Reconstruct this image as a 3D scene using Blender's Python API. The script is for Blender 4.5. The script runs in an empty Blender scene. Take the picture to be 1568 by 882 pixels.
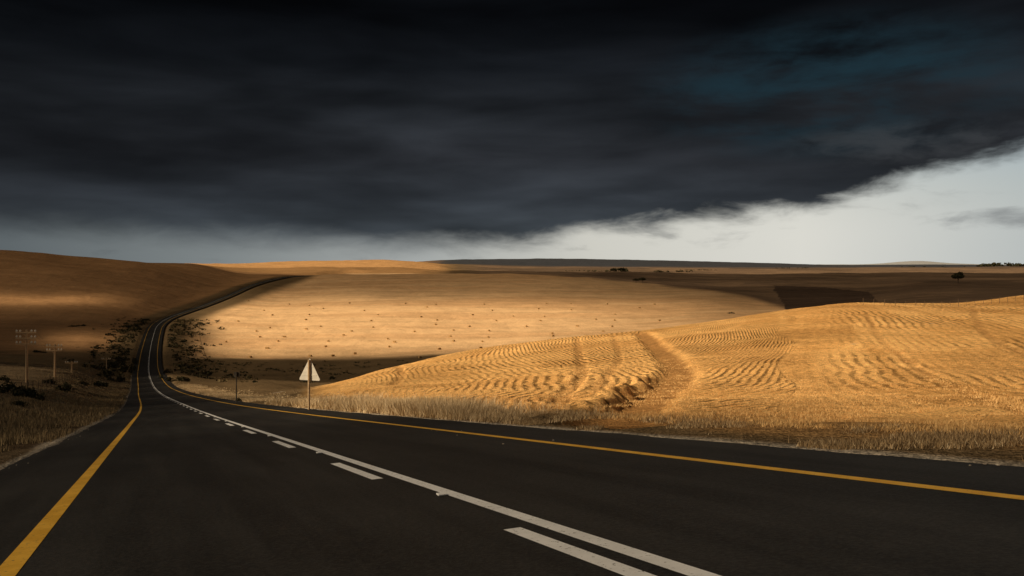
import bpy, bmesh, math, random
import numpy as np
from mathutils import Vector, Matrix
rng=np.random.default_rng(7); random.seed(7)
F=1231.0; CX=784.0; HZ=405.0; CH=1.25
SUN_EL=math.radians(33); SD=np.array([-0.88,-0.47]); SD=SD/np.linalg.norm(SD)
SHADOW_SHEET_H=500.0
scene=bpy.context.scene

# ---------------------------------------------------------------- maths helpers
def sst(a,b,x):
    t=np.clip((x-a)/(b-a),0,1); return t*t*(3-2*t)
def pchip(x,y,xq):
    x=np.asarray(x,float); y=np.asarray(y,float)
    one=False
    if y.ndim==1: y=y[:,None]; one=True
    h=np.diff(x)[:,None]; d=np.diff(y,axis=0)/h
    m=np.zeros_like(y)
    w1=2*h[1:]+h[:-1]; w2=h[1:]+2*h[:-1]
    with np.errstate(divide='ignore',invalid='ignore'):
        mm=(w1+w2)/(w1/d[:-1]+w2/d[1:])
    mm=np.where(d[:-1]*d[1:]>0,mm,0); mm=np.nan_to_num(mm)
    m[1:-1]=mm; m[0]=d[0]; m[-1]=d[-1]
    xq=np.clip(xq,x[0],x[-1]); i=np.clip(np.searchsorted(x,xq)-1,0,len(x)-2)
    hh=h[i]; t=((xq-x[i])[:,None])/hh
    r=(2*t**3-3*t**2+1)*y[i]+(t**3-2*t**2+t)*hh*m[i]+(-2*t**3+3*t**2)*y[i+1]+(t**3-t**2)*hh*m[i+1]
    return r[:,0] if one else r
_perm=rng.random((256,256))
def vnoise(x,y):
    xi=np.floor(x).astype(int); yi=np.floor(y).astype(int); fx=x-xi; fy=y-yi
    fx=fx*fx*(3-2*fx); fy=fy*fy*(3-2*fy)
    a=_perm[xi%256,yi%256]; b=_perm[(xi+1)%256,yi%256]; c=_perm[xi%256,(yi+1)%256]; d=_perm[(xi+1)%256,(yi+1)%256]
    return (a*(1-fx)+b*fx)*(1-fy)+(c*(1-fx)+d*fx)*fy
def fbm(x,y,o=4):
    s=0;amp=.5
    for k in range(o):
        s=s+amp*vnoise(x+17.3*k,y+9.1*k); x=x*2.03;y=y*2.03;amp*=.5
    return s/(1-.5**o)

# ---------------------------------------------------------------- terrain profiles: image pixel columns with (assumed distance, image pixel row) samples
COL={
-300:[(25,630),(60,590),(130,570),(250,548),(380,530),(500,495),(650,445),(900,376),(1500,395),(3000,402),(6000,403),(12000,404)],
0:[(30,655),(50,622),(90,598),(130,585),(200,566),(300,548),(400,528),(500,500),(650,450),(800,410),(950,382),(1400,398),(3000,403),(6000,403),(12000,404)],
120:[(60,622),(100,602),(150,588),(220,571),(300,555),(400,530),(500,502),(650,455),(850,410),(1000,393),(1400,402),(3000,404),(6000,404),(12000,404)],
215:[(60,625),(157,602),(240,590),(290,578),(360,558),(430,535),(500,510),(600,482),(800,432),(1000,401),(1400,404),(3000,404),(6000,404),(12000,404)],
300:[(58,624),(157,606),(240,594),(300,580),(360,562),(430,540),(500,518),(600,490),(700,471),(850,442),(1000,419),(1150,404),(1500,405),(2200,404.5),(6000,404.5),(12000,404)],
350:[(70,622),(157,604),(240,592),(300,580),(370,562),(430,543),(500,520),(600,491),(720,468),(850,449),(1000,430),(1150,418),(1500,414),(2200,404),(6000,405),(12000,404)],
400:[(110,606),(160,598),(240,588),(300,580),(380,560),(430,545),(500,520),(600,492),(750,466),(900,445),(1050,430),(1180,422),(1500,418),(2200,402.5),(3500,405),(6000,405),(12000,404)],
500:[(60,612),(80,600),(105,590),(125,588),(200,600),(300,585),(380,562),(430,545),(500,520),(600,492),(750,464),(900,443),(1050,428),(1150,420.5),(1300,421),(1500,418),(2200,399),(3500,405),(6000,405),(12000,404)],
600:[(45,618),(65,600),(85,583),(110,567),(130,562),(180,572),(260,580),(340,565),(400,550),(450,538),(500,520),(600,492),(750,462),(900,441),(1050,426),(1150,419.5),(1300,421),(1500,418),(2200,398),(3500,404.5),(6000,403),(12000,404)],
700:[(35,625),(50,605),(75,585),(105,562),(140,541),(155,539),(220,553),(300,560),(380,550),(450,535),(520,515),(620,488),(760,461),(900,441),(1050,426),(1150,420),(1400,421),(2300,407),(4000,404.5),(6000,397.5),(7000,402),(12000,404)],
850:[(28,635),(45,605),(70,575),(100,548),(130,525),(155,518),(220,535),(320,545),(420,535),(520,512),(620,487),(760,460),(900,441),(1050,427),(1150,421),(1400,421),(2500,411),(4500,406),(6200,396),(8000,402),(12000,404)],
1000:[(24,640),(40,608),(65,570),(95,535),(125,512),(155,503),(220,525),(320,535),(420,525),(520,507),(620,484),(760,460),(900,443),(1020,434),(1300,426),(1700,418),(2500,412),(4500,407),(6500,398.5),(8000,403),(12000,404.5)],
1100:[(22,642),(38,608),(65,565),(95,525),(125,500),(155,490),(220,515),(320,520),(420,510),(520,495),(620,477),(760,457),(870,444.5),(1100,436),(1700,420),(2500,413),(4500,408),(6500,401),(8000,404.5),(12000,405)],
1200:[(20,645),(36,608),(65,560),(95,515),(125,488),(155,476),(220,500),(320,505),(420,497),(520,486),(620,475),(700,470),(850,450),(950,441),(1100,434),(1700,420),(2500,413),(4500,408),(6500,403.5),(8000,405.5),(12000,405)],
1320:[(19,645),(35,608),(65,555),(95,508),(130,475),(170,463),(230,480),(320,485),(420,478),(520,470),(700,458),(900,443),(1100,434),(1700,420),(2500,413),(4500,408),(6500,407),(12000,405)],
1410:[(18,648),(34,610),(62,558),(95,509),(130,478),(170,465),(200,464),(240,478),(330,480),(450,470),(600,454),(800,440),(1000,431),(1700,418),(2500,412),(4500,408),(6500,406.5),(9000,405),(11500,399)],
1450:[(17.5,650),(32,612),(60,560),(95,510),(130,480),(170,467),(190,464),(240,475),(330,475),(450,466),(600,452),(800,438),(1000,430),(1700,418),(2500,412),(4500,408),(6500,406.5),(9000,405),(11500,403)],
1568:[(16,652),(30,615),(60,560),(95,505),(130,472),(170,455),(190,452),(250,465),(350,468),(450,462),(600,450),(800,436),(1000,429),(1700,418),(2500,411),(4500,407),(6500,407),(12000,405.5)],
1900:[(14,660),(28,618),(60,552),(95,495),(130,462),(170,442),(190,438),(250,455),(350,460),(450,458),(600,448),(800,435),(1000,428),(1700,418),(2500,412),(4500,408),(6500,406),(12000,405)],
}
def planez(X,Y): return -.164*(-.446*X+Y)/1.199
AG=np.linspace(-1.0,1.0,401); LY=np.linspace(math.log(3),math.log(13000),700)
keys=sorted(COL); cols=[]
for u in keys:
    a=(u-CX)/F; k=.913*a+.407; Ys=[3.0]
    if abs(k)<.07: Ys+=[15,35]
    else:
        ye=(8.5 if k>0 else 3.3)/abs(k); Ys+=[ye*.6,ye*.8,ye]
    P=[(y,planez(a*y,y)) for y in Ys]
    P+=[(y,CH-(v-HZ)/F*y) for y,v in COL[u] if y>Ys[-1]*1.15]
    P.append((13500,P[-1][1]))
    cols.append(pchip(np.log([p[0] for p in P]),[p[1] for p in P],LY))
TAB=pchip([(u-CX)/F for u in keys],np.array(cols),AG)
def smooth(T,r,ax):
    k=np.hanning(2*r+3)[1:-1]; k/=k.sum()
    pad=[(0,0),(0,0)]; pad[ax]=(r,r)
    P=np.pad(T,pad,mode='edge'); out=0
    for i,w in enumerate(k):
        out=out+w*(P[i:i+T.shape[0]] if ax==0 else P[:,i:i+T.shape[1]])
    return out
TAB=smooth(smooth(TAB,6,0),4,1)
def table(X,Y):
    Yc=np.clip(Y,3.001,12999); a=np.clip(X/Yc,-.999,.999)
    fi=(a+1)/2*400; fj=(np.log(Yc)-LY[0])/(LY[-1]-LY[0])*699
    i=np.clip(fi.astype(int),0,399); j=np.clip(fj.astype(int),0,698); fi=fi-i; fj=fj-j
    return (TAB[i,j]*(1-fi)+TAB[i+1,j]*fi)*(1-fj)+(TAB[i,j+1]*(1-fi)+TAB[i+1,j+1]*fi)*fj

# ---------------------------------------------------------------- road centre line
rp=[(157,246,602),(240,234,588),(290,229,575),(360,228,555),(430,231,530),(490,236,510),(550,243,496),(610,262,485),(690,300,472),(790,345,455),(900,385,437.5),(1010,415,429),(1150,447,423.5)]
ys=[-60,-30,0,20,40,75]; xs=[2.69-.446*(y-1.2) for y in ys]; zs=[-.164*(y-1.2) for y in ys]; zs[-1]+=.15
for y,u,v in rp: ys.append(y); xs.append((u-CX)/F*y); zs.append(CH-(v-HZ)/F*y)
ys+=[1300,1600]; xs+=[-322,-330]; zs+=[-16.5,-24]
RY=np.arange(-60,1600,1.0); RX=pchip(ys,xs,RY); RZ=pchip(ys,zs,RY)
def sm1(a,r):
    k=np.hanning(2*r+3)[1:-1];k/=k.sum()
    b=np.concatenate([a[0]+(a[1]-a[0])*np.arange(-r,0),a,a[-1]+(a[-1]-a[-2])*np.arange(1,r+1)])
    return np.convolve(b,k,mode='valid')
w=sst(20,90,RY)
RX=RX*(1-w)+sm1(sm1(RX,30),30)*w; RZ=RZ*(1-w)+sm1(sm1(RZ,22),22)*w
RS=np.gradient(RX,RY)
def road_foot(X,Y):
    y=np.clip(Y,-59,1598)
    for _ in range(7):
        fx=np.interp(y,RY,RX); s=np.interp(y,RY,RS)
        y=np.clip(y+((X-fx)*s+(Y-y))/(1+s*s)*.9,-59,1598)
    fx=np.interp(y,RY,RX); s=np.interp(y,RY,RS)
    d=((X-fx)-(Y-y)*s)/np.sqrt(1+s*s)
    full=np.hypot(X-fx,Y-y); d=np.where(full>np.abs(d)+.5,np.sign(d)*full,d)
    return y,d,np.interp(y,RY,RZ)
ER,EL=5.09,5.61
def base(X,Y):
    zt=table(X,Y); zt=np.where(Y<12,zt+(planez(X,Y)-zt)*sst(10,4,Y),zt)
    n=(fbm(X/14,Y/14,3)-.5)*.5+(fbm(X/2.5+50,Y/2.5,3)-.5)*.22
    n+=(fbm(X/90+5,Y/90,3)-.5)*np.clip(Y,0,1500)*.0045
    y,d,zr=road_foot(X,Y)
    dd=np.maximum(d-ER,-EL-d); B=4+.05*np.clip(y,0,900)
    w=sst(0,1,(dd-.6)/B)
    z=(zr-.03)*(1-w)+(zt+n)*w
    low=.22+.0012*np.clip(y,0,1500)
    z=z-low*sst(.12+.006*np.clip(y,0,1500),-.25,dd)
    return z,d,y,dd
def height(X,Y): return base(np.asarray(X,float),np.asarray(Y,float))[0]
def locate(u,v,y0=6,y1=3000):
    Y=np.geomspace(y0,y1,2500); X=(u-CX)/F*Y; z=height(X,Y); r=CH-(v-HZ)/F*Y
    k=np.where(z>=r)[0]; k=k[0] if len(k) else 2499
    return np.array([X[k],Y[k],z[k]])

# ---------------------------------------------------------------- mesh / material helpers
def mk(name,V,Fc,mat=None,smooth_=False,parent=None):
    V=np.asarray(V,np.float32); Fc=np.asarray(Fc,np.int32); n,k=Fc.shape
    me=bpy.data.meshes.new(name); me.vertices.add(len(V)); me.vertices.foreach_set("co",V.ravel())
    me.loops.add(n*k); me.loops.foreach_set("vertex_index",Fc.ravel())
    me.polygons.add(n); me.polygons.foreach_set("loop_start",np.arange(n,dtype=np.int32)*k)
    me.polygons.foreach_set("use_smooth",np.full(n,smooth_))
    me.update(calc_edges=True); me.validate()
    ob=bpy.data.objects.new(name,me); scene.collection.objects.link(ob)
    if mat: me.materials.append(mat)
    if parent: ob.parent=parent
    return ob
def attr(ob,name,vals,typ='FLOAT'):
    a=ob.data.attributes.new(name,typ,'POINT')
    if typ=='FLOAT': a.data.foreach_set("value",np.asarray(vals,np.float32).ravel())
    else: a.data.foreach_set("color",np.asarray(vals,np.float32).ravel())
class NT:
    def __init__(s,nt): s.t=nt; s.n=nt.nodes; s.l=nt.links
    def new(s,t,**k):
        n=s.n.new(t)
        for a,b in k.items(): setattr(n,a,b)
        return n
    def inp(s,n,i,v):
        if v is None: return
        if isinstance(v,bpy.types.NodeSocket): s.l.new(v,n.inputs[i])
        else: n.inputs[i].default_value=v
    def m(s,op,a,b=None,c=None,clamp=False):
        n=s.new('ShaderNodeMath',operation=op); n.use_clamp=clamp
        s.inp(n,0,a); s.inp(n,1,b); s.inp(n,2,c); return n.outputs[0]
    def mr(s,v,a,b,c=0.,d=1.,smooth=True):
        n=s.new('ShaderNodeMapRange'); n.interpolation_type='SMOOTHSTEP' if smooth else 'LINEAR'
        s.inp(n,0,v);s.inp(n,1,a);s.inp(n,2,b);s.inp(n,3,c);s.inp(n,4,d); return n.outputs[0]
    def noise(s,vec,scale,detail=4.,rough=.55,dist=0.):
        n=s.new('ShaderNodeTexNoise'); s.inp(n,'Vector',vec); n.inputs['Scale'].default_value=scale
        n.inputs['Detail'].default_value=detail;n.inputs['Roughness'].default_value=rough;n.inputs['Distortion'].default_value=dist
        return n.outputs['Fac']
    def mix(s,f,a,b,bt='MIX'):
        n=s.new('ShaderNodeMix',data_type='RGBA',blend_type=bt); s.inp(n,0,f); s.inp(n,6,a); s.inp(n,7,b); return n.outputs[2]
    def xyz(s,x,y,z):
        n=s.new('ShaderNodeCombineXYZ'); s.inp(n,0,x);s.inp(n,1,y);s.inp(n,2,z); return n.outputs[0]
def newmat(name):
    m=bpy.data.materials.new(name); m.use_nodes=True; t=NT(m.node_tree)
    b=m.node_tree.nodes['Principled BSDF']; b.inputs['Roughness'].default_value=.85; b.inputs['Specular IOR Level'].default_value=.15
    return m,t,b
def simple(name,c1,c2,scale=4,bump=.0,rough=.85,island=False):
    m,t,b=newmat(name)
    if island:
        f=t.new('ShaderNodeNewGeometry').outputs['Random Per Island']
    else:
        P=t.new('ShaderNodeTexCoord').outputs['Object']; n=t.noise(P,scale,3); f=t.mr(n,.3,.7)
    t.inp(b,'Base Color',t.mix(f,(*c1,1),(*c2,1))); b.inputs['Roughness'].default_value=rough
    if bump:
        bp=t.new('ShaderNodeBump'); bp.inputs['Distance'].default_value=bump; t.inp(bp,'Height',n); t.inp(b,'Normal',bp.outputs[0])
    return m

# ---------------------------------------------------------------- terrain grid
acol=np.concatenate([np.linspace(-1.6,-.72,50)[:-1],np.linspace(-.72,.72,740),np.linspace(.72,1.6,50)[1:]])
yr=np.concatenate([np.linspace(-40,6,50)[:-1],np.geomspace(16,230,720)-10,(np.geomspace(220,12500,470))[1:]])
A,YY=np.meshgrid(acol,yr,indexing='ij'); XX=A*(YY+np.where(YY<40,(40-YY)*.35,0)+4)
X=XX.ravel(); Y=YY.ravel()
Z,D,YF,DD=base(X,Y)
Ysafe=np.maximum(Y,.5); U=CX+F*X/Ysafe; V=HZ-F*(Z-CH)/Ysafe
def polydist(P,X,Y):
    best=np.full(len(X),1e9); side=np.zeros(len(X)); 
    for p,q in zip(P[:-1],P[1:]):
        e=q-p; L=e@e; t=np.clip(((X-p[0])*e[0]+(Y-p[1])*e[1])/L,0,1)
        dx=X-p[0]-t*e[0]; dy=Y-p[1]-t*e[1]; d=np.hypot(dx,dy); k=d<best
        best=np.where(k,d,best); side=np.where(k,np.sign(e[0]*dy-e[1]*dx),side)
    return best,side
def cr(P,n=8):
    P=np.array(P); P=np.vstack([2*P[0]-P[1],P,2*P[-1]-P[-2]]); o=[]
    for i in range(1,len(P)-2):
        for t in np.arange(n)/n:
            o.append(.5*((2*P[i])+(-P[i-1]+P[i+1])*t+(2*P[i-1]-5*P[i]+4*P[i+1]-P[i+2])*t*t+(-P[i-1]+3*P[i]-3*P[i+1]+P[i+2])*t**3))
    o.append(P[-2]); return np.array(o)
def trk(pts): return cr([locate(u,v,10,220)[:2] for u,v in pts])
T1=trk([(983,509),(1000,525),(1024,547),(1038,566),(1032,583),(1003,603),(968,626),(925,650)])
T2=trk([(884,517),(888,545),(893,570),(868,598),(850,625)])
T3=trk([(610,560),(615,572),(600,590)])
T4=trk([(1325,480),(1350,520),(1400,560),(1480,600),(1568,630)])
T5=trk([(1490,470),(1500,500),(1540,530),(1600,555)])
T6=trk([(940,513),(948,545),(930,575),(905,600)])
gi=np.where((Y<230)&(Y>8)&(D>6))[0]
tr=np.zeros(len(X)); dz=np.zeros(len(X)); ybk=locate(990,600,10,220)[1]
for T,wd,dep in [(T1,1.25,.34),(T2,.5,.16),(T3,.5,.15),(T4,.4,.07),(T5,.5,.09),(T6,.4,.1)]:
    d,s=polydist(T,X[gi],Y[gi]); wob=wd*(.8+.5*vnoise(X[gi]/2,Y[gi]/2))
    k=sst(1.2*wob,.5*wob,d); tr[gi]=np.maximum(tr[gi],k*(1 if wd>1 else .5)); dz[gi]-=dep*sst(1.5*wob,.5*wob,d)
    if wd>1:
        bk=np.exp(-((Y[gi]-ybk)/14)**2)
        dz[gi]+=(.08+.42*bk)*np.exp(-((d-wob*1.5)/.7)**2)*(s<0)*(.5+vnoise(X[gi]/1.3,Y[gi]/1.3))
Z=Z+dz
# field colours (crop / soil differences; plain and far layers include painted shade, haze)
nz=fbm(X/60,Y/60,4)-.5; nz2=fbm(X/9,Y/9,4)-.5
col=np.zeros((len(X),3)); 
def lay(mask,c):
    global col
    m=np.clip(mask,0,1)[:,None]; col=col*(1-m)+np.array(c)*m
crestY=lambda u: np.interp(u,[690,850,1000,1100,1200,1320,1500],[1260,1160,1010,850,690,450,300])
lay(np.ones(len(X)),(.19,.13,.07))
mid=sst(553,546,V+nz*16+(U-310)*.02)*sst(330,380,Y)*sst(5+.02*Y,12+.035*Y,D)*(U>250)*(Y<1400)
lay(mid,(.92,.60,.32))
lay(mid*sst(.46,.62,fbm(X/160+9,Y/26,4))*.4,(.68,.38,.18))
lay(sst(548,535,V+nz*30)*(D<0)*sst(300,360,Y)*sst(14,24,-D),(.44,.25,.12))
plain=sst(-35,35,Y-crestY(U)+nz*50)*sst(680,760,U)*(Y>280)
lay(plain,(.20,.135,.09))  # brown veld, darkened in colour to stand in for cloud shade
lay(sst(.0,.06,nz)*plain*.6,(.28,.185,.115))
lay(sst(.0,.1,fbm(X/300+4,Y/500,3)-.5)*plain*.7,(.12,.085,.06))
def inpoly(P,U,V):
    P=np.array(P,float); ins=np.zeros(len(U),bool); j=len(P)-1
    for i in range(len(P)):
        with np.errstate(divide='ignore',invalid='ignore'):
            c=((P[i,1]>V)!=(P[j,1]>V))&(U<(P[j,0]-P[i,0])*(V-P[i,1])/(P[j,1]-P[i,1])+P[i,0])
        ins^=c; j=i
    return ins
lay(inpoly([(1184,437),(1260,440),(1330,447),(1345,462),(1205,475),(1197,462)],U+nz*10,V+nz2*1.5)&(Y>300),(.10,.068,.05))
lay(sst(1380,1450,Y)*sst(710,640,U+nz*50)*(Y<3300),(.60,.34,.15))
lay(sst(2600,4200,Y)*sst(600,700,U),(.060,.064,.076))  # distant hills: shade and bluish haze painted into the base colour
lay(sst(2600,3200,Y)*(U<=640),(.12,.1,.09))  # far ground left of the hills, darkened in colour in place of cloud shade
lay(sst(8200,9500,Y),(.42,.43,.45))  # farthest mountain paled to paint in haze
G=sst(6.4,8.5,D+nz2*2)*(Y<260)*(Y>0)*sst(455,520,U+nz*40+np.where(Y<60,60,0))
lay(G,(.95,.55,.205))
lay(G*sst(-.02,.10,nz2)*.45,(.66,.34,.11))
sx=X*.95-Y*.27+2.6*np.sin((X+Y)/38)
swath=fbm(sx/4.5,Y/70,3)
lay(G*sst(.46,.56,swath)*sst(1000,1260,U)*.55,(.60,.31,.10))
lay(G*sst(.52,.62,fbm(X/11+30,Y/18,4))*sst(700,800,U)*.35,(.56,.29,.10))
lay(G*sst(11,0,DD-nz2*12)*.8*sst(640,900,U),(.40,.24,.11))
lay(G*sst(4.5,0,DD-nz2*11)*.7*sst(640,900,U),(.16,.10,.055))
lay(G*tr*.85,(.46,.235,.085))
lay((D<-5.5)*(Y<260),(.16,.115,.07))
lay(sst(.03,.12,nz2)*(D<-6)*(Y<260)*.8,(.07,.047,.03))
lay(sst(.55+nz2*1.0,.2,DD)*(DD>-.6)*(Y<300),(.50,.43,.34))
# cultivation rows
rowp=np.zeros(len(X)); rowm=np.zeros(len(X))
d1,s1=polydist(T1[::4],X[gi],Y[gi]); xg,yg=X[gi],Y[gi]; ug=U[gi]; vg=V[gi]
lw=(fbm(xg/9,yg/9,2)-.5)
pa=xg*.97+1.9*np.sin(yg/15)+.04*yg+1.3*np.sin(xg/6+yg/25)+lw*1.8
pb=.72*xg-.62*yg+.035*(xg-12)**2+1.4*np.sin(yg/9)+lw*1.8
pc=.95*xg-.27*yg+2.6*np.sin((xg+yg)/38)+lw*1.6
isA=(s1<0)|(ug<960); isB=(~isA)&(ug<1205+14*np.sin(yg/6))
rowp[gi]=np.where(isA,pa/.66,np.where(isB,pb/.75,pc/.95))
ma=sst(680,750,ug)*sst(645,612,vg)+.6*sst(500,580,ug)*sst(640,600,vg); mb=sst(650,615,vg)*sst(1.5,3.,d1)
mc=.10+.62*sst(1230,1330,ug)*sst(640,600,vg)
patch=.35+.85*sst(.42,.58,fbm(xg/13+3,yg/13,3))
rowm[gi]=np.clip(np.where(isA,ma,np.where(isB,mb,mc))*patch*(1-tr[gi])*G[gi],0,1.1)
nX,nY=A.shape; idx=np.arange(nX*nY).reshape(nX,nY)
quads=np.stack([idx[:-1,:-1],idx[1:,:-1],idx[1:,1:],idx[:-1,1:]],-1).reshape(-1,4)
m,t,b=newmat('terrain_soil'); P=t.new('ShaderNodeTexCoord').outputs['Object']
ca=t.new('ShaderNodeAttribute',attribute_name='tone').outputs['Color']
rpn=t.new('ShaderNodeAttribute',attribute_name='rowp').outputs['Fac']; rmn=t.new('ShaderNodeAttribute',attribute_name='rowm').outputs['Fac']
sep=t.new('ShaderNodeSeparateXYZ'); t.l.new(P,sep.inputs[0])
dist=t.m('MAXIMUM',sep.outputs[1],1.)
n1=t.noise(P,.05,3,.6); n2=t.noise(P,1.3,5,.75); n3=t.noise(P,11.,2,.75)
st=t.noise(t.xyz(t.m('MULTIPLY',sep.outputs[0],.006),t.m('MULTIPLY',sep.outputs[1],.06),0.),1.,5,.65,.4)
near=t.mr(dist,160.,20.)
v=t.m('ADD',t.m('MULTIPLY',t.mr(n1,.25,.75),.30),t.m('MULTIPLY',t.mr(st,.25,.75),.35))
v=t.m('ADD',v,t.m('MULTIPLY',t.mr(n2,.36,.64),.55))
v=t.m('ADD',t.m('MULTIPLY',v,.70),.58)
v=t.m('MULTIPLY',v,t.m('ADD',1.,t.m('MULTIPLY',t.m('SUBTRACT',t.mr(n3,.35,.65),.5),t.m('MULTIPLY',near,.9))))
wob=t.m('ADD',rpn,t.m('MULTIPLY',n2,1.2))
sn=t.m('SINE',t.m('MULTIPLY',wob,6.2832)); sn=t.mr(sn,-1.,.1,-1.,.30)
brk=t.mr(t.noise(P,.45,3,.7),.38,.56)
rm=t.m('MULTIPLY',rmn,t.m('ADD',.35,t.m('MULTIPLY',brk,.65)))
rowc=t.m('MULTIPLY',t.m('MULTIPLY',sn,rm),.58)  # stubble / soil tone plus shadow lines between rows put into the colour
v=t.m('MULTIPLY',v,t.m('ADD',1.,rowc))
vc=t.new('ShaderNodeCombineColor'); [t.l.new(v,vc.inputs[i]) for i in range(3)]
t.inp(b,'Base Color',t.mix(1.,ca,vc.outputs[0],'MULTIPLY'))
hgt=t.m('ADD',t.m('MULTIPLY',t.m('MULTIPLY',sn,rm),.13),t.m('ADD',t.m('MULTIPLY',n2,.42),t.m('MULTIPLY',t.m('MULTIPLY',n3,near),.14)))
hgt=t.m('ADD',hgt,t.m('MULTIPLY',n1,2.0))
bp=t.new('ShaderNodeBump'); bp.inputs['Distance'].default_value=1.0; bp.inputs['Strength'].default_value=.85; t.inp(bp,'Height',hgt); t.inp(b,'Normal',bp.outputs[0])
b.inputs['Specular IOR Level'].default_value=.0; b.inputs['Roughness'].default_value=1
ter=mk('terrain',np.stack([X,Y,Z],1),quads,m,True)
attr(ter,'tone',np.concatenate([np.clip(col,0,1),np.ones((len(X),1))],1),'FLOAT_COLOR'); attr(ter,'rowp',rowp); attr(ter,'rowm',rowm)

# ---------------------------------------------------------------- road
m,t,b=newmat('asphalt'); P=t.new('ShaderNodeTexCoord').outputs['Object']
sp=t.new('ShaderNodeSeparateXYZ'); t.l.new(P,sp.inputs[0])
sl=t.m('ADD',t.m('MULTIPLY',sp.outputs[0],.913),t.m('MULTIPLY',sp.outputs[1],.407)); tl=t.m('SUBTRACT',t.m('MULTIPLY',sp.outputs[1],.913),t.m('MULTIPLY',sp.outputs[0],.407))
strk=t.noise(t.xyz(t.m('MULTIPLY',sl,1.6),t.m('MULTIPLY',tl,.10),0.),1.,4,.6)
n=t.noise(P,26,3,.8); n_=t.noise(P,.5,4,.6)
f=t.m('ADD',t.m('MULTIPLY',t.mr(n,.38,.66),.5),t.m('ADD',t.m('MULTIPLY',t.mr(n_,.3,.7),.2),t.m('MULTIPLY',t.mr(strk,.35,.65),.3)))
t.inp(b,'Base Color',t.mix(f,(.008,.0080,.0080,1),(.048,.046,.044,1)))
bp=t.new('ShaderNodeBump'); bp.inputs['Distance'].default_value=.008; t.inp(bp,'Height',n); t.inp(b,'Normal',bp.outputs[0]); b.inputs['Roughness'].default_value=.7; b.inputs['Specular IOR Level'].default_value=.15
asph=m
NXn=1/np.sqrt(1+RS**2); NYn=-RS/np.sqrt(1+RS**2)
def ribbon(name,yv,offs,zo,mat,parent=None,wob=0):
    yv=np.asarray(yv,float); cx=np.interp(yv,RY,RX); cz=np.interp(yv,RY,RZ); nx=np.interp(yv,RY,NXn); ny=np.interp(yv,RY,NYn)
    rows=[]
    for k,(o,z) in enumerate(zip(offs,zo)):
        oo=o+(wob*(fbm(yv/1.3+k*40,yv*0+k*9,4)-.5) if wob and k in(1,len(offs)-2) else 0)
        rows.append(np.stack([cx+nx*oo,yv+ny*oo,cz+z],1))
    V_=np.stack(rows,1); n,k=V_.shape[:2]; id_=np.arange(n*k).reshape(n,k)
    q=np.stack([id_[:-1,:-1],id_[:-1,1:],id_[1:,1:],id_[1:,:-1]],-1).reshape(-1,4)
    return V_.reshape(-1,3),q
road=bpy.data.objects.new('road',None); scene.collection.objects.link(road)
yv=np.concatenate([np.arange(-50,120,.25),np.arange(120,1590,2)])
Vr,q=ribbon('',yv,[-EL-.25,-EL,-EL/2,0,ER/2,ER,ER+.25],[-.5,0.0,.0,.0,.0,.0,-.5],asph,wob=.30)
mk('carriageway',Vr,q,asph,False,road)
def paint(name,c1,c2):
    m,t,b=newmat(name); P=t.new('ShaderNodeTexCoord').outputs['Object']
    w=t.mr(t.noise(P,22,4,.75),.30,.42); f=t.mr(t.noise(P,3,3),.3,.7)
    t.inp(b,'Base Color',t.mix(w,(.10,.09,.08,1),t.mix(f,(*c1,1),(*c2,1)))); b.inputs['Roughness'].default_value=.6
    return m
wm=paint('white_paint',(.76,.76,.76),(.90,.90,.90)); ym=paint('yellow_paint',(.70,.38,.04),(.86,.50,.07))
far=np.concatenate([np.arange(-50,120,1.),np.arange(120,1590,3)])
for nm,o,hw,mt in [('centre_line',0,.075,wm),('edge_line_left',-3.95,.085,ym),('edge_line_right',3.46,.085,ym)]:
    Vr,q=ribbon('',far,[o-hw,o+hw],[.004,.004],mt); mk(nm,Vr,q,mt,False,road)
Vs=[];Qs=[];n0=0
for k in range(-6,60):
    y0=3.1+1.08+6.35*k
    Vr,q=ribbon('',np.linspace(y0,y0+2.45,6),[-.37,-.22],[.004,.004],wm); Vs.append(Vr);Qs.append(q+n0);n0+=len(Vr)
mk('dashed_line',np.vstack(Vs),np.vstack(Qs),wm,False,road)
bm=bmesh.new()
for k in range(0,14):
    y0=3.1+1.08+6.35*k+4.4; cx=np.interp(y0,RY,RX);cz=np.interp(y0,RY,RZ)
    mat_=Matrix.Translation((cx-.15,y0,cz+.01))@Matrix.Rotation(.42,4,'Z')@Matrix.Diagonal((.10,.08,.02,1))
    bmesh.ops.create_cube(bm,size=1,matrix=mat_)
bmesh.ops.bevel(bm,geom=bm.edges[:],offset=.006,segments=1,affect='EDGES')
me=bpy.data.meshes.new('road_studs'); bm.to_mesh(me); o=bpy.data.objects.new('road_studs',me); o.parent=road; me.materials.append(wm); scene.collection.objects.link(o)

# ---------------------------------------------------------------- grass
def tufts(P,H,nb,wd,spread,lean=.5):
    n=len(P); k=n*nb
    B=np.repeat(P,nb,0)+np.concatenate([rng.normal(0,1,(k,2))*np.repeat(spread,nb)[:,None]*.5,np.full((k,1),-.02)],1)
    h=np.repeat(H,nb)*rng.uniform(.5,1.1,k); an=rng.uniform(0,6.283,k); w_=np.repeat(wd,nb)*rng.uniform(.6,1.3,k)
    la=rng.uniform(0,6.283,k); l=h*rng.uniform(0,lean,k)
    dx=np.cos(an)*w_; dy=np.sin(an)*w_
    v=np.empty((k,3,3)); v[:,0]=B; v[:,0,0]-=dx; v[:,0,1]-=dy; v[:,1]=B; v[:,1,0]+=dx; v[:,1,1]+=dy
    v[:,2]=B; v[:,2,0]+=np.cos(la)*l; v[:,2,1]+=np.sin(la)*l; v[:,2,2]+=h
    return v.reshape(-1,3)
def on(Xp,Yp): return np.stack([Xp,Yp,height(Xp,Yp)],1)
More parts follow.
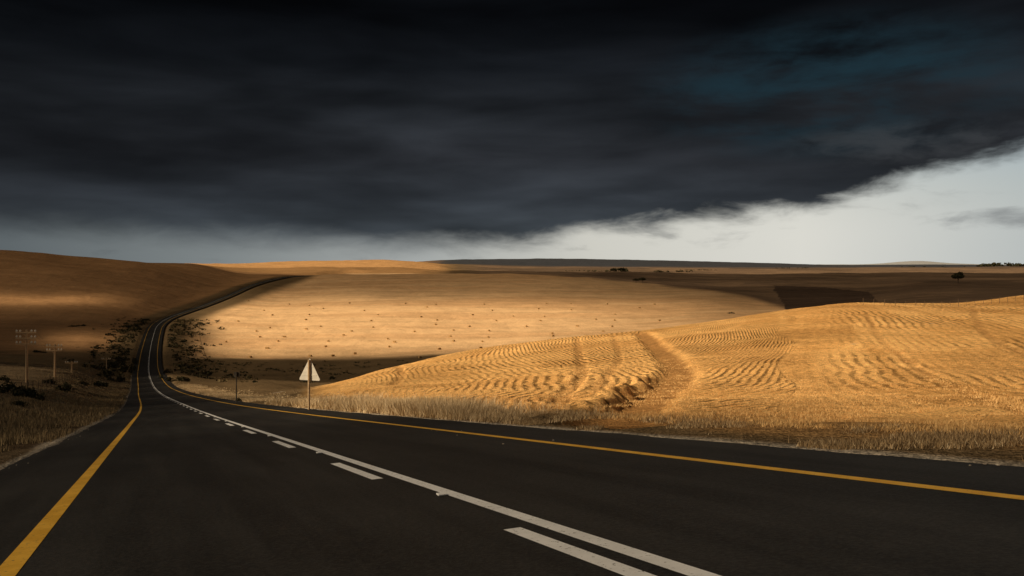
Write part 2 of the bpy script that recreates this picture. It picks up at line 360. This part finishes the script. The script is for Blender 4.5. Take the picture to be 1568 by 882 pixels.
def along(y,d):
    return np.interp(y,RY,RX)+np.interp(y,RY,NXn)*d, y+np.interp(y,RY,NYn)*d
def grassmesh(name,v,mat):
    return mk(name,v,np.arange(len(v)).reshape(-1,3),mat)
straw=simple('dry_straw',(.40,.26,.12),(.92,.74,.48),.6,0,.8,True)
brown=simple('brown_grass',(.10,.065,.035),(.55,.38,.20),.6,0,.8,True)
stub=simple('stubble_straw',(.46,.26,.09),(.95,.63,.28),.4,0,.8,True)
scrubg=simple('scrub_grass',(.12,.085,.045),(.42,.31,.17),.5,0,.8,True)
y=np.exp(rng.uniform(math.log(3.5),math.log(230),32000)); d=ER+.40+np.abs(rng.normal(0,1,len(y)))*1.1*(1+y*.014)
px,py=along(y,d); g=fbm(px/2.2,py/2.2,3); k=g>(.40+.07*sst(26,12,y)); px,py,g,y=px[k],py[k],g[k],y[k]
tall=.09+.46*sst(17,27,y)*sst(75,45,y)+.1*sst(40,90,y)
pp=on(px,py); hgt_=tall*(.25+1.5*g); isb=(y<19+rng.normal(0,2.5,len(y)))&(rng.random(len(y))<.75)
grassmesh('verge_grass',tufts(pp[~isb],hgt_[~isb],6,.005+.00022*py[~isb],.16+0*py[~isb],.9),straw)
grassmesh('brown_verge_grass',tufts(pp[isb],hgt_[isb]*1.3,6,.005+.00022*py[isb],.16+0*py[isb],.9),brown)
yy=np.exp(rng.uniform(math.log(7),math.log(80),56000)); aa=rng.uniform(-.25,.72,len(yy)); px=aa*yy
_,dd_,_=road_foot(px,yy); k=(dd_>7.5)&(fbm(px/1.6,yy/1.6,3)>.46); px,yy=px[k],yy[k]
grassmesh('field_stubble',tufts(on(px,yy),.05+.09*rng.random(len(px)),4,.005+.0002*yy,.16+0*yy,1.2),stub)
y=np.exp(rng.uniform(math.log(8),math.log(300),22000)); d=-(EL+.4+np.abs(rng.normal(0,1,len(y)))*3.2*(1+y*.01))
px,py=along(y,d); g=fbm(px/4+9,py/4,3); k=g>.4; px,py,g=px[k],py[k],g[k]
grassmesh('roadside_grass',tufts(on(px,py),.35*(.3+g),5,.006+.0002*py,.22+0*py),scrubg)

# ---------------------------------------------------------------- shrubs and trees
def leaves(c,r,n,ls,sub=14):
    c=np.asarray(c);r=np.asarray(r)
    q=rng.normal(0,1,(sub,3)); q/=np.linalg.norm(q,axis=1)[:,None]; q[:,2]=np.abs(q[:,2])*.9-.1
    cc=c+q*r*rng.uniform(.35,.85,(sub,1)); rr=rng.uniform(.22,.45,sub)
    i=rng.integers(0,sub,n); p=rng.normal(0,1,(n,3)); p/=np.linalg.norm(p,axis=1)[:,None]
    p=cc[i]+p*r*rr[i][:,None]*rng.uniform(.5,1.05,(n,1))
    a=rng.normal(0,1,(n,3)); a/=np.linalg.norm(a,axis=1)[:,None]; b_=np.cross(a,rng.normal(0,1,(n,3))); b_/=np.linalg.norm(b_,axis=1)[:,None]
    s=ls*rng.uniform(.6,1.4,(n,1)); v=np.stack([p-a*s,p+b_*s*.6,p+a*s,p-b_*s*.6],1)
    return v.reshape(-1,3)
leafm=simple('dark_foliage',(.018,.02,.010),(.07,.062,.028),.8,0,.8,True)
scrubm=simple('dry_scrub_foliage',(.04,.035,.016),(.26,.19,.09),.8,0,.8,True)
bark=simple('bark',(.06,.04,.03),(.13,.09,.06),8,.01)
wood=simple('weathered_wood',(.45,.30,.17),(.64,.46,.28),9,.004)
def leafob(name,L,parent=None,mt=None):
    v=np.vstack(L); return mk(name,v,np.arange(len(v)).reshape(-1,4),mt or leafm,False,parent)
L=[]
def sh(u,v,w_,h_,n=350,y0=20,y1=900):
    p=locate(u,v,y0,y1); s=p[1]/F; rx=w_*s/2; rz=h_*s
    L.append(leaves(p+np.array([0,0,rz*.15]),(rx,rx,rz*.85),n,max(.04,rx*.10),10))
for u,v,w_,h_ in [(12,602,34,20),(45,608,50,24),(62,615,26,14),(98,600,30,16),(160,578,30,14),(178,584,26,12),(196,570,24,16),(206,560,14,16),(128,590,18,9),(30,622,26,10),(368,616,14,8),(248,582,14,10),(262,585,18,10),(150,592,30,10),(186,556,22,12),(170,562,26,10),(256,572,16,9),(280,584,26,9),(0,585,30,12),(75,588,24,9)]: sh(u,v,w_,h_,450)
leafob('roadside_shrubs',L)
L=[];L2=[]
for k in range(560):
    y_=rng.uniform(290,590); side=rng.choice([-1,1]); d_=side*(9.5+abs(rng.normal(0,1))*(8 if side<0 else 11))
    px,py=along(np.array([y_]),np.array([d_])); z=height(px,py)[0]; r=rng.uniform(.5,2.3)
    (L if k%2 else L2).append(leaves((px[0],py[0],z+r*.1),(r*1.5,r*1.2,r*.75),36,r*.24,5))
for k in range(110):
    u=rng.uniform(300,640); v=rng.uniform(553,586)
    p=locate(u,v,170,600); r=rng.uniform(.5,1.7); (L if k%3==0 else L2).append(leaves(p+np.array([0,0,r*.1]),(r*1.8,r*1.5,r*.6),36,r*.22,5))
leafob('gully_scrub',L); leafob('dry_scrub',L2,None,scrubm)
def tree(u,v,wpx,hpx,y0,y1,n=2500):
    p=locate(u,v,y0,y1); s=p[1]/F; W=wpx*s; H=hpx*s
    root=bpy.data.objects.new('tree',None); root.location=p; scene.collection.objects.link(root)
    bm=bmesh.new()
    def limb(a,b_,r1,r2):
        a=Vector(a);b_=Vector(b_); dv=b_-a; M=Matrix.Translation((a+b_)/2)@dv.to_track_quat('Z','Y').to_matrix().to_4x4()
        bmesh.ops.create_cone(bm,segments=8,radius1=r1,radius2=r2,depth=dv.length,matrix=M,cap_ends=True)
    limb((0,0,-.3),(0,0,H*.45),H*.045,H*.03)
    for k in range(5):
        a=k*1.26; limb((0,0,H*.3+k*H*.03),(math.cos(a)*W*.3,math.sin(a)*W*.3,H*.7),H*.022,H*.008)
    me=bpy.data.meshes.new('trunk'); bm.to_mesh(me); o=bpy.data.objects.new('trunk',me); me.materials.append(bark); o.parent=root; scene.collection.objects.link(o)
    leafob('crown',[leaves((0,0,H*.55),(W*.5,W*.45,H*.42),n,W*.045,16)],root)
tree(1467,434,21,18,500,1400); tree(984,433,15,9,700,1300,1500); tree(974,433,10,7,700,1300,900)
L=[]
for u0,u1,vb,y0,hh,n in [(1500,1600,408,2500,7,44),(900,935,416,1700,3,14),(935,962,416,1700,7,12),(1000,1065,416.5,1700,3.5,22),(1040,1100,414,1700,2.2,22),(1380,1480,409,2400,2.2,20),(1180,1240,411,2300,2,14),(860,905,415,1700,1.6,12)]:
    for k in range(n):
        u=rng.uniform(u0,u1); p=locate(u,vb,y0-900,3500); s=p[1]/F; h=hh*s*rng.uniform(.5,1.1); L.append(leaves(p+np.array([0,0,h*.3]),(h*1.0,h,h*.6),50,h*.22,6))
leafob('distant_trees',L)
leafob('field_bushes',[leaves(locate(u,v,200,1200),(3.,3.,1.2),80,.5,6) for u,v in [(112,500),(125,499),(1120,480),(60,540),(300,500)]])

# ---------------------------------------------------------------- hay bales
bm=bmesh.new()
hay=simple('hay',(.36,.22,.09),(.52,.34,.15),2,.05)
pts=[]
for vr in [466,474,484,491,500,508,516,524,533,545]:
    u=rng.uniform(340,420)
    while u<1020 and not(vr>520 and u>760):
        pts.append((u,vr+rng.normal(0,1.6))); u+=rng.uniform(28,110)
for u,v in pts:
    p=locate(u,v,300,1100)
    if p[1]<330: continue
    M=Matrix.Translation(p+np.array([0,0,.45]))@Matrix.Rotation(rng.uniform(0,3.14),4,'Z')@Matrix.Diagonal((rng.uniform(1.4,2.2),1.1,1.0,1))
    bmesh.ops.create_cube(bm,size=1,matrix=M)
bmesh.ops.bevel(bm,geom=bm.edges[:],offset=.12,segments=2,affect='EDGES')
me=bpy.data.meshes.new('hay_bales'); bm.to_mesh(me); me.materials.append(hay); scene.collection.objects.link(bpy.data.objects.new('hay_bales',me))

# ---------------------------------------------------------------- posts, poles, fences, signs
def bmob(name,bm,mat,parent=None):
    me=bpy.data.meshes.new(name); bm.to_mesh(me); bm.free(); me.materials.append(mat); o=bpy.data.objects.new(name,me); scene.collection.objects.link(o)
    if parent: o.parent=parent
    return o
def cyl(bm,a,b_,r1,r2,seg=10):
    a=Vector(a);b_=Vector(b_);dv=b_-a; M=Matrix.Translation((a+b_)/2)@dv.to_track_quat('Z','Y').to_matrix().to_4x4()
    bmesh.ops.create_cone(bm,segments=seg,radius1=r1,radius2=r2,depth=dv.length,matrix=M,cap_ends=True)
def box(bm,c,s,rz=0,bev=0):
    bmesh.ops.create_cube(bm,size=1,matrix=Matrix.Translation(c)@Matrix.Rotation(rz,4,'Z')@Matrix.Diagonal((*s,1)))
ceram=simple('ceramic',(.80,.74,.62),(.90,.84,.74),5,0,.4)
tops=[]
def pole(u,vb,vt,y0,arms,name='utility_pole'):
    Y_=y0; X_=(u-CX)/F*Y_; z=float(height(np.array([X_]),np.array([Y_]))[0]); top=CH-(vt-HZ)/F*Y_
    root=bpy.data.objects.new(name,None); root.location=(X_,Y_,z); scene.collection.objects.link(root); H=top-z
    bm=bmesh.new(); cyl(bm,(0,0,-.5),(0,0,H),.22,.16,12); bmob('post',bm,wood,root)
    bm=bmesh.new(); bi=bmesh.new()
    for k in range(arms):
        za=H-.45-k*.95; hw=1.7
        box(bm,(0,-.22,za),(2*hw,.14,.20)); cyl(bm,(-.6,-.32,za-.02),(0,-.26,za-.55),.03,.03,6); cyl(bm,(.6,-.32,za-.02),(0,-.26,za-.55),.03,.03,6)
        for x in (-1.55,-.95,.95,1.55):
            cyl(bi,(x,-.22,za+.10),(x,-.22,za+.22),.03,.03,6); cyl(bi,(x,-.22,za+.20),(x,-.22,za+.36),.17,.15,8); cyl(bi,(x,-.22,za+.36),(x,-.22,za+.50),.12,.06,8)
    if arms: bmob('crossarms',bm,wood,root); bmob('insulators',bi,ceram,root)
    tops.append((X_,Y_,top))
pole(41,585,505,135,3); pole(84,592,527,175,2); pole(110,600,553,215,1)
for u,vt,y0 in [(163,556,300),(190,560,400)]: pole(u,0,vt-8,y0,1)
bm=bmesh.new()
for a,b_ in zip(tops[:-1],tops[1:]):
    a=np.array(a);b_=np.array(b_)
    for off_ in (-1.55,-.95,.95,1.55):
        N=10; P_=[a+(b_-a)*k/N+np.array([off_,-.2,-.05-1.2*4*(k/N)*(1-k/N)]) for k in range(N+1)]
        for p,q_ in zip(P_[:-1],P_[1:]): cyl(bm,p,q_,.014,.014,4)
bmob('overhead_wires',bm,simple('wire_metal',(.08,.08,.08),(.12,.12,.12)))
dkw=simple('old_post_wood',(.09,.06,.04),(.2,.14,.09),9,.004)
def fence(P,step,h,name='fence',r=.05):
    P=np.array(P); seg=np.hypot(*np.diff(P,axis=0).T); cum=np.r_[0,np.cumsum(seg)]; n=int(cum[-1]/step)
    bm=bmesh.new(); last=None
    for k in range(n+1):
        s=k*step; x=np.interp(s,cum,P[:,0]); y=np.interp(s,cum,P[:,1]); z=float(height(np.array([x]),np.array([y]))[0]); hh=h*(1 if k%5 else 1.2)*random.uniform(.85,1.05)
        tp=(x+random.uniform(-.05,.05),y,z+hh); cyl(bm,(x,y,z-.2),tp,r*(1.5 if k%5==0 else 1),r,6)
        if last is not None:
            for f_ in (.3,.55,.8,.95): cyl(bm,(last[0],last[1],last[2]+h*f_),(x,y,z+h*f_),.008,.008,3)
        last=(x,y,z)
    bmob(name,bm,dkw)
fence([locate(u,v,60,215)[:2] for u,v in [(1322,467),(1400,470),(1480,469),(1568,460),(1640,452)]],2.0,1.15,r=.035)
y=np.linspace(55,330,30); fx,fy=along(y,-17-0*y); fence(np.stack([fx,fy],1),6,1.3,r=.06)
y=np.linspace(380,560,20); fx,fy=along(y,26+0*y); fence(np.stack([fx,fy],1),7,1.3,r=.08)
p=np.array([(473-CX)/F*44,44.,0]); p[2]=height(p[:1],p[1:2])[0]
root=bpy.data.objects.new('traffic_sign',None); root.location=p; root.rotation_euler=(0,0,-.30); scene.collection.objects.link(root)
top=CH-(548-HZ)/F*44-p[2]
bm=bmesh.new(); cyl(bm,(0,0,-.4),(0,0,top-.1),.065,.055,12); bmob('post',bm,wood,root)
alu=simple('sign_back_metal',(.66,.62,.54),(.84,.79,.70),3,0,.7)
bm=bmesh.new(); tri=[(-.68,top-1.24),(.68,top-1.24),(0,top)]
def rnd(tri,r=.09,n=5):
    o=[]
    for i in range(3):
        a=Vector(tri[i-1]);b_=Vector(tri[i]);c=Vector(tri[(i+1)%3]); p1=b_+(a-b_).normalized()*r*1.6; p2=b_+(c-b_).normalized()*r*1.6
        for k in range(n+1):
            tt=k/n; o.append(p1*(1-tt)**2+b_*2*tt*(1-tt)+p2*tt*tt)
    return o
o=rnd(tri); vf=[bm.verts.new((q_[0],.075,q_[1])) for q_ in o]; vb=[bm.verts.new((q_[0],.084,q_[1])) for q_ in o]
bm.faces.new(vf); bm.faces.new(vb[::-1])
for i in range(len(o)): j=(i+1)%len(o); bm.faces.new((vf[i],vb[i],vb[j],vf[j]))
bmob('plate',bm,alu,root)
bm=bmesh.new()
box(bm,(0,.068,top-.95),(.9,.012,.05)); box(bm,(0,.068,top-.5),(.45,.012,.05)); bmob('brackets',bm,alu,root)
red=simple('sign_red',(.5,.03,.02),(.55,.04,.03)); bm=bmesh.new()
o2=rnd(tri); oi=[Vector((0,top-.83))+(q_-Vector((0,top-.83)))*.72 for q_ in o2]
vo=[bm.verts.new((q_[0],.088,q_[1])) for q_ in o2]; vi=[bm.verts.new((q_[0],.088,q_[1])) for q_ in oi]
for i in range(len(o2)): j=(i+1)%len(o2); bm.faces.new((vo[i],vo[j],vi[j],vi[i]))
bmob('front_border',bm,red,root)
Yp=72; p=np.array([(362-CX)/F*Yp,Yp,0.]); p[2]=height(p[:1],p[1:2])[0]; tp=CH-(569-HZ)/F*Yp-p[2]
root=bpy.data.objects.new('roadside_marker_sign',None); root.location=p; scene.collection.objects.link(root)
dk=simple('dark_metal',(.06,.05,.04),(.12,.1,.08))
bm=bmesh.new(); cyl(bm,(0,0,-.3),(0,0,tp),.05,.05,10); bmob('post',bm,dk,root)
bm=bmesh.new(); box(bm,(0,.07,tp-.28),(.55,.03,.45)); bmesh.ops.bevel(bm,geom=bm.edges[:],offset=.01,segments=2,affect='EDGES'); bmob('plate',bm,dk,root)
bm=bmesh.new()
for k in range(60):
    y_=math.exp(random.uniform(math.log(5),math.log(40))); d_=random.choice([ER+.1+random.gauss(0,.2),-EL-.1+random.gauss(0,.2)]) 
    if k<7: d_=3.46+random.gauss(0,.35); y_=random.uniform(13,19)
    px,py=along(np.array([y_]),np.array([d_])); z=np.interp(y_,RY,RZ) if -EL<d_<ER else height(px,py)[0]; r=random.uniform(.008,.022)
    bmesh.ops.create_icosphere(bm,subdivisions=1,radius=r,matrix=Matrix.Translation((px[0],py[0],z+r*.4))@Matrix.Rotation(random.random()*3,4,'Z')@Matrix.Diagonal((1.5,1,.6,1)))
bmob('loose_stones',bm,simple('stone',(.25,.21,.17),(.45,.4,.33)))

# ---------------------------------------------------------------- added cloud sheet, out of view, its openings shaped to place ground shade
step=10.0
cxs=np.arange(-2100,1200,step); cys=np.arange(-900,1400,step)
CXg,CYg=np.meshgrid(cxs,cys,indexing='ij'); cx=CXg.ravel(); cy=CYg.ravel(); z=np.full(len(cx),-10.)
for _ in range(10):
    gx=cx-SD[0]*(SHADOW_SHEET_H-z)/math.tan(SUN_EL); gy=cy-SD[1]*(SHADOW_SHEET_H-z)/math.tan(SUN_EL)
    z=z*.4+.6*table(gx,np.maximum(gy,3))
_,d,_=road_foot(gx,gy)
ysf=np.maximum(gy,4); u=CX+F*gx/ysf; v=HZ-F*(z-CH)/ysf
n=fbm(gx/220,gy/220,4)-.5; nn=fbm(gx/35,gy/35,3)-.5
un=u+n*120; vn=v
lit=np.full(len(cx),.2)
pv=np.interp(vn+n*14,[405,425,440,452,463,475,500,528,541,549,560,620],[.20,.20,.23,.34,.66,.98,1.0,.95,.65,.30,.22,.18])
pu=np.interp(un,[200,290,340,800,950,1100,1200],[.25,.4,1,1,.75,.40,.35])
inmid=(gy>300)&(gy<crestY(u))&(d>0)
lit=np.where(inmid,np.maximum(pv*pu,.10),lit)
lh=.07+.50*np.exp(-((v-454-n*20)/8)**2)*sst(230,120,u)+.75*np.exp(-((v-520)/13)**2)*sst(40,110,u)*sst(232,195,u)+.09*sst(500,470,v)
lit=np.where((gy>200)&(d<=0)&(gy<1350),lh*(1+1.3*n),lit)
far_=(gy>=crestY(u))&(gy>300)&(d>0); lit=np.where(far_,.26+.45*n,lit)
lit=np.where((gy>1300)&(u<690),.55,lit)
gl=1.0+.3*np.minimum(n,0)
gl=gl-.85*np.exp(-((u-600)/75)**2-((v-606)/13)**2)-.25*sst(600,520,u)
gl=gl*(1-.25*sst(1300,1568,u))
gl=gl*(1-(1-(.14+.86*sst(9,22,d)))*sst(740,940,u))
nearR=(gy<=300)&(d>8)&(gy>5); lit=np.where(nearR,np.clip(gl+nn*.35,.1,1),lit)
lit=np.where((gy<=300)&(d<=8),np.where(d>-6.5,.36,.09),lit)
lit=np.where((gy>90)&(gy<=300)&(d<=8),.08,lit)
lit=np.where((gy<70)&(gy>18)&(d>3)&(d<14)&(u<800)&(u>440),1.0,lit)
lit=np.where((gy>105)&(gy<240)&(d<-14)&(u<130),.55,lit)
lit=np.where(gy<=5,.42,lit)
lit=np.clip(lit,.04,1)
nx_,ny_=CXg.shape; id_=np.arange(nx_*ny_).reshape(nx_,ny_); q=np.stack([id_[:-1,:-1],id_[1:,:-1],id_[1:,1:],id_[:-1,1:]],-1).reshape(-1,4)
m=bpy.data.materials.new('shadow_sheet_mat'); m.use_nodes=True; t=NT(m.node_tree); t.n.remove(t.n['Principled BSDF']); out=t.n['Material Output']
a_=t.new('ShaderNodeAttribute',attribute_name='sun_pass').outputs['Fac']
df=t.new('ShaderNodeBsdfDiffuse'); df.inputs[0].default_value=(.25,.27,.3,1); tp_=t.new('ShaderNodeBsdfTransparent')
mx=t.new('ShaderNodeMixShader'); t.l.new(a_,mx.inputs[0]); t.l.new(df.outputs[0],mx.inputs[1]); t.l.new(tp_.outputs[0],mx.inputs[2]); t.l.new(mx.outputs[0],out.inputs[0])
cl=mk('cloud_shadow_sheet',np.stack([cx,cy,np.full(len(cx),SHADOW_SHEET_H)+ (fbm(cx/200,cy/200,3)-.5)*10],1),q,m,True); attr(cl,'sun_pass',lit)

# ---------------------------------------------------------------- sun, sky
L_=bpy.data.lights.new('sun','SUN'); L_.energy=5.0; L_.angle=math.radians(.5); L_.color=(1.0,.80,.54)
so=bpy.data.objects.new('sun',L_); scene.collection.objects.link(so)
tv=Vector((SD[0]*math.cos(SUN_EL),SD[1]*math.cos(SUN_EL),math.sin(SUN_EL))); so.rotation_euler=tv.to_track_quat('Z','Y').to_euler()
wd=bpy.data.worlds.new("World"); scene.world=wd; wd.use_nodes=True; t=NT(wd.node_tree); t.n.clear()
out=t.new('ShaderNodeOutputWorld'); sky=t.new('ShaderNodeTexSky'); sky.sky_type='NISHITA'; sky.sun_disc=False; sky.sun_elevation=SUN_EL; sky.sun_rotation=math.atan2(SD[0],SD[1]); sky.dust_density=2
G_=t.new('ShaderNodeTexCoord').outputs['Generated']; sp=t.new('ShaderNodeSeparateXYZ'); t.l.new(G_,sp.inputs[0])
x,y,z=sp.outputs; az=t.m('ARCTAN2',x,y); e=z
sv=t.xyz(t.m('MULTIPLY',az,1.8),t.m('MULTIPLY',e,9.),0.)
nb=t.noise(sv,1.3,3,.5,.3); nf=t.noise(t.xyz(t.m('MULTIPLY',az,13.),t.m('MULTIPLY',e,38.),0.),1.,7,.60,.3); nm=t.noise(t.xyz(t.m('MULTIPLY',az,4.),t.m('MULTIPLY',e,20.),3.),1.,5,.55,.3)
def ramp(v,st):
    r=t.new('ShaderNodeValToRGB'); el=r.color_ramp.elements
    while len(el)<len(st): el.new(.5)
    for s_,(p,c) in zip(el,st): s_.position=p; s_.color=(*c,1)
    t.l.new(v,r.inputs[0]); return r.outputs[0]
azn=t.m('DIVIDE',t.m('ADD',az,3.1416),6.2832)
def aramp(st): return ramp(azn,[((a0+3.1416)/6.2832,c if isinstance(c,tuple) else (c*4,)*3) for a0,c in st])
thr=t.m('DIVIDE',aramp([(-3.14,.05),(-.8,.038),(-.567,.040),(-.4,.032),(-.2,.026),(-.05,.024),(.04,.028),(.09,.044),(.25,.056),(.35,.062),(.42,.078),(.46,.098),(.567,.118),(.8,.17),(3.14,.05)]),4.)
soft=t.mr(az,-.25,.15,.024,.015)
hh=t.m('SUBTRACT',t.m('ADD',e,t.m('ADD',t.m('MULTIPLY',t.m('SUBTRACT',nf,.5),t.mr(az,-.3,.2,.025,.045)),t.m('MULTIPLY',t.m('SUBTRACT',nm,.5),.028))),thr)
mask=t.mr(hh,t.m('MULTIPLY',soft,-1.),soft)
sc=t.m('MULTIPLY',t.mr(t.m('ADD',t.m('MULTIPLY',nf,.6),t.m('MULTIPLY',nm,.4)),.50,.66),t.mr(hh,-.040,-.004)); sc=t.m('MULTIPLY',sc,.45)
mask=t.m('MAXIMUM',mask,sc)
wx=t.m('POWER',t.m('DIVIDE',t.m('SUBTRACT',az,.575),.12),2.); wy=t.m('POWER',t.m('DIVIDE',t.m('SUBTRACT',e,.047),.014),2.)
wi=t.m('SUBTRACT',t.m('ADD',.9,t.m('MULTIPLY',t.m('SUBTRACT',nf,.5),2.6)),t.m('ADD',wx,wy)); wisp=t.m('MULTIPLY',t.mr(wi,0.,1.),.75)
dc=ramp(e,[(0,(.070,.080,.088)),(.04,(.044,.053,.062)),(.08,(.029,.034,.041)),(.13,(.0225,.0250,.030)),(.18,(.0165,.0190,.0230)),(.235,(.0068,.0082,.0105)),(.30,(.0020,.0024,.0032)),(.5,(.006,.007,.009)),(1,(.02,.022,.026))])
k=t.m('MULTIPLY',t.mr(nb,.30,.70,.55,1.5),t.mr(nm,.25,.75,.70,1.3)); k=t.m('MULTIPLY',k,t.mr(az,-.6,.1,.62,1.05))
kc=t.new('ShaderNodeCombineColor'); [t.l.new(k,kc.inputs[i]) for i in range(3)]
dc=t.mix(1.,dc,kc.outputs[0],'MULTIPLY')
bx=t.m('POWER',t.m('DIVIDE',t.m('SUBTRACT',az,.38),.26),2.); by=t.m('POWER',t.m('DIVIDE',t.m('SUBTRACT',e,.20),.09),2.)
bl=t.m('MULTIPLY',t.mr(t.m('ADD',bx,by),1.,0.),t.mr(t.m('ADD',t.m('MULTIPLY',nm,.6),t.m('MULTIPLY',nf,.4)),.38,.64)); dc=t.mix(t.m('MULTIPLY',bl,.95),dc,(.012,.030,.042,1))
gx_=t.m('POWER',t.m('DIVIDE',t.m('SUBTRACT',az,.47),.18),2.); gy_=t.m('POWER',t.m('DIVIDE',t.m('SUBTRACT',e,.135),.03),2.)
gb=t.m('MULTIPLY',t.mr(t.m('ADD',gx_,gy_),1.,0.),t.mr(nf,.35,.65)); dc=t.mix(t.m('MULTIPLY',gb,.7),dc,(.046,.050,.055,1))
bgS=t.new('ShaderNodeBackground'); t.l.new(sky.outputs[0],bgS.inputs[0]); t.inp(bgS,1,t.mr(az,-.6,.3,.035,.08))
bgH=t.new('ShaderNodeBackground'); t.l.new(aramp([(-3.14,(.2,.22,.24)),(-.567,(.11,.13,.14)),(-.35,(.21,.235,.24)),(-.1,(.39,.41,.40)),(.1,(.63,.62,.56)),(.35,(.72,.71,.65)),(.567,(.50,.53,.52)),(3.14,(.2,.22,.24))]),bgH.inputs[0])
m0=t.new('ShaderNodeMixShader'); t.inp(m0,0,t.mr(e,.16,.03,.45,.95)); t.l.new(bgS.outputs[0],m0.inputs[1]); t.l.new(bgH.outputs[0],m0.inputs[2])
bgW=t.new('ShaderNodeBackground'); bgW.inputs[0].default_value=(.19,.20,.205,1)
bgC=t.new('ShaderNodeBackground'); t.l.new(dc,bgC.inputs[0])
m1=t.new('ShaderNodeMixShader'); t.l.new(wisp,m1.inputs[0]); t.l.new(m0.outputs[0],m1.inputs[1]); t.l.new(bgW.outputs[0],m1.inputs[2])
m2=t.new('ShaderNodeMixShader'); t.l.new(mask,m2.inputs[0]); t.l.new(m1.outputs[0],m2.inputs[1]); t.l.new(bgC.outputs[0],m2.inputs[2]); t.l.new(m2.outputs[0],out.inputs[0])

# ---------------------------------------------------------------- camera
c=bpy.data.cameras.new('camera'); co=bpy.data.objects.new('camera',c); scene.collection.objects.link(co); scene.camera=co
co.location=(0,0,CH); co.rotation_euler=(math.radians(90),0,0); c.sensor_width=36; c.lens=36*F/1568; c.shift_y=-36/1568; c.clip_start=.1; c.clip_end=40000
scene.view_settings.view_transform='Standard'; scene.view_settings.look='None'; scene.view_settings.exposure=0
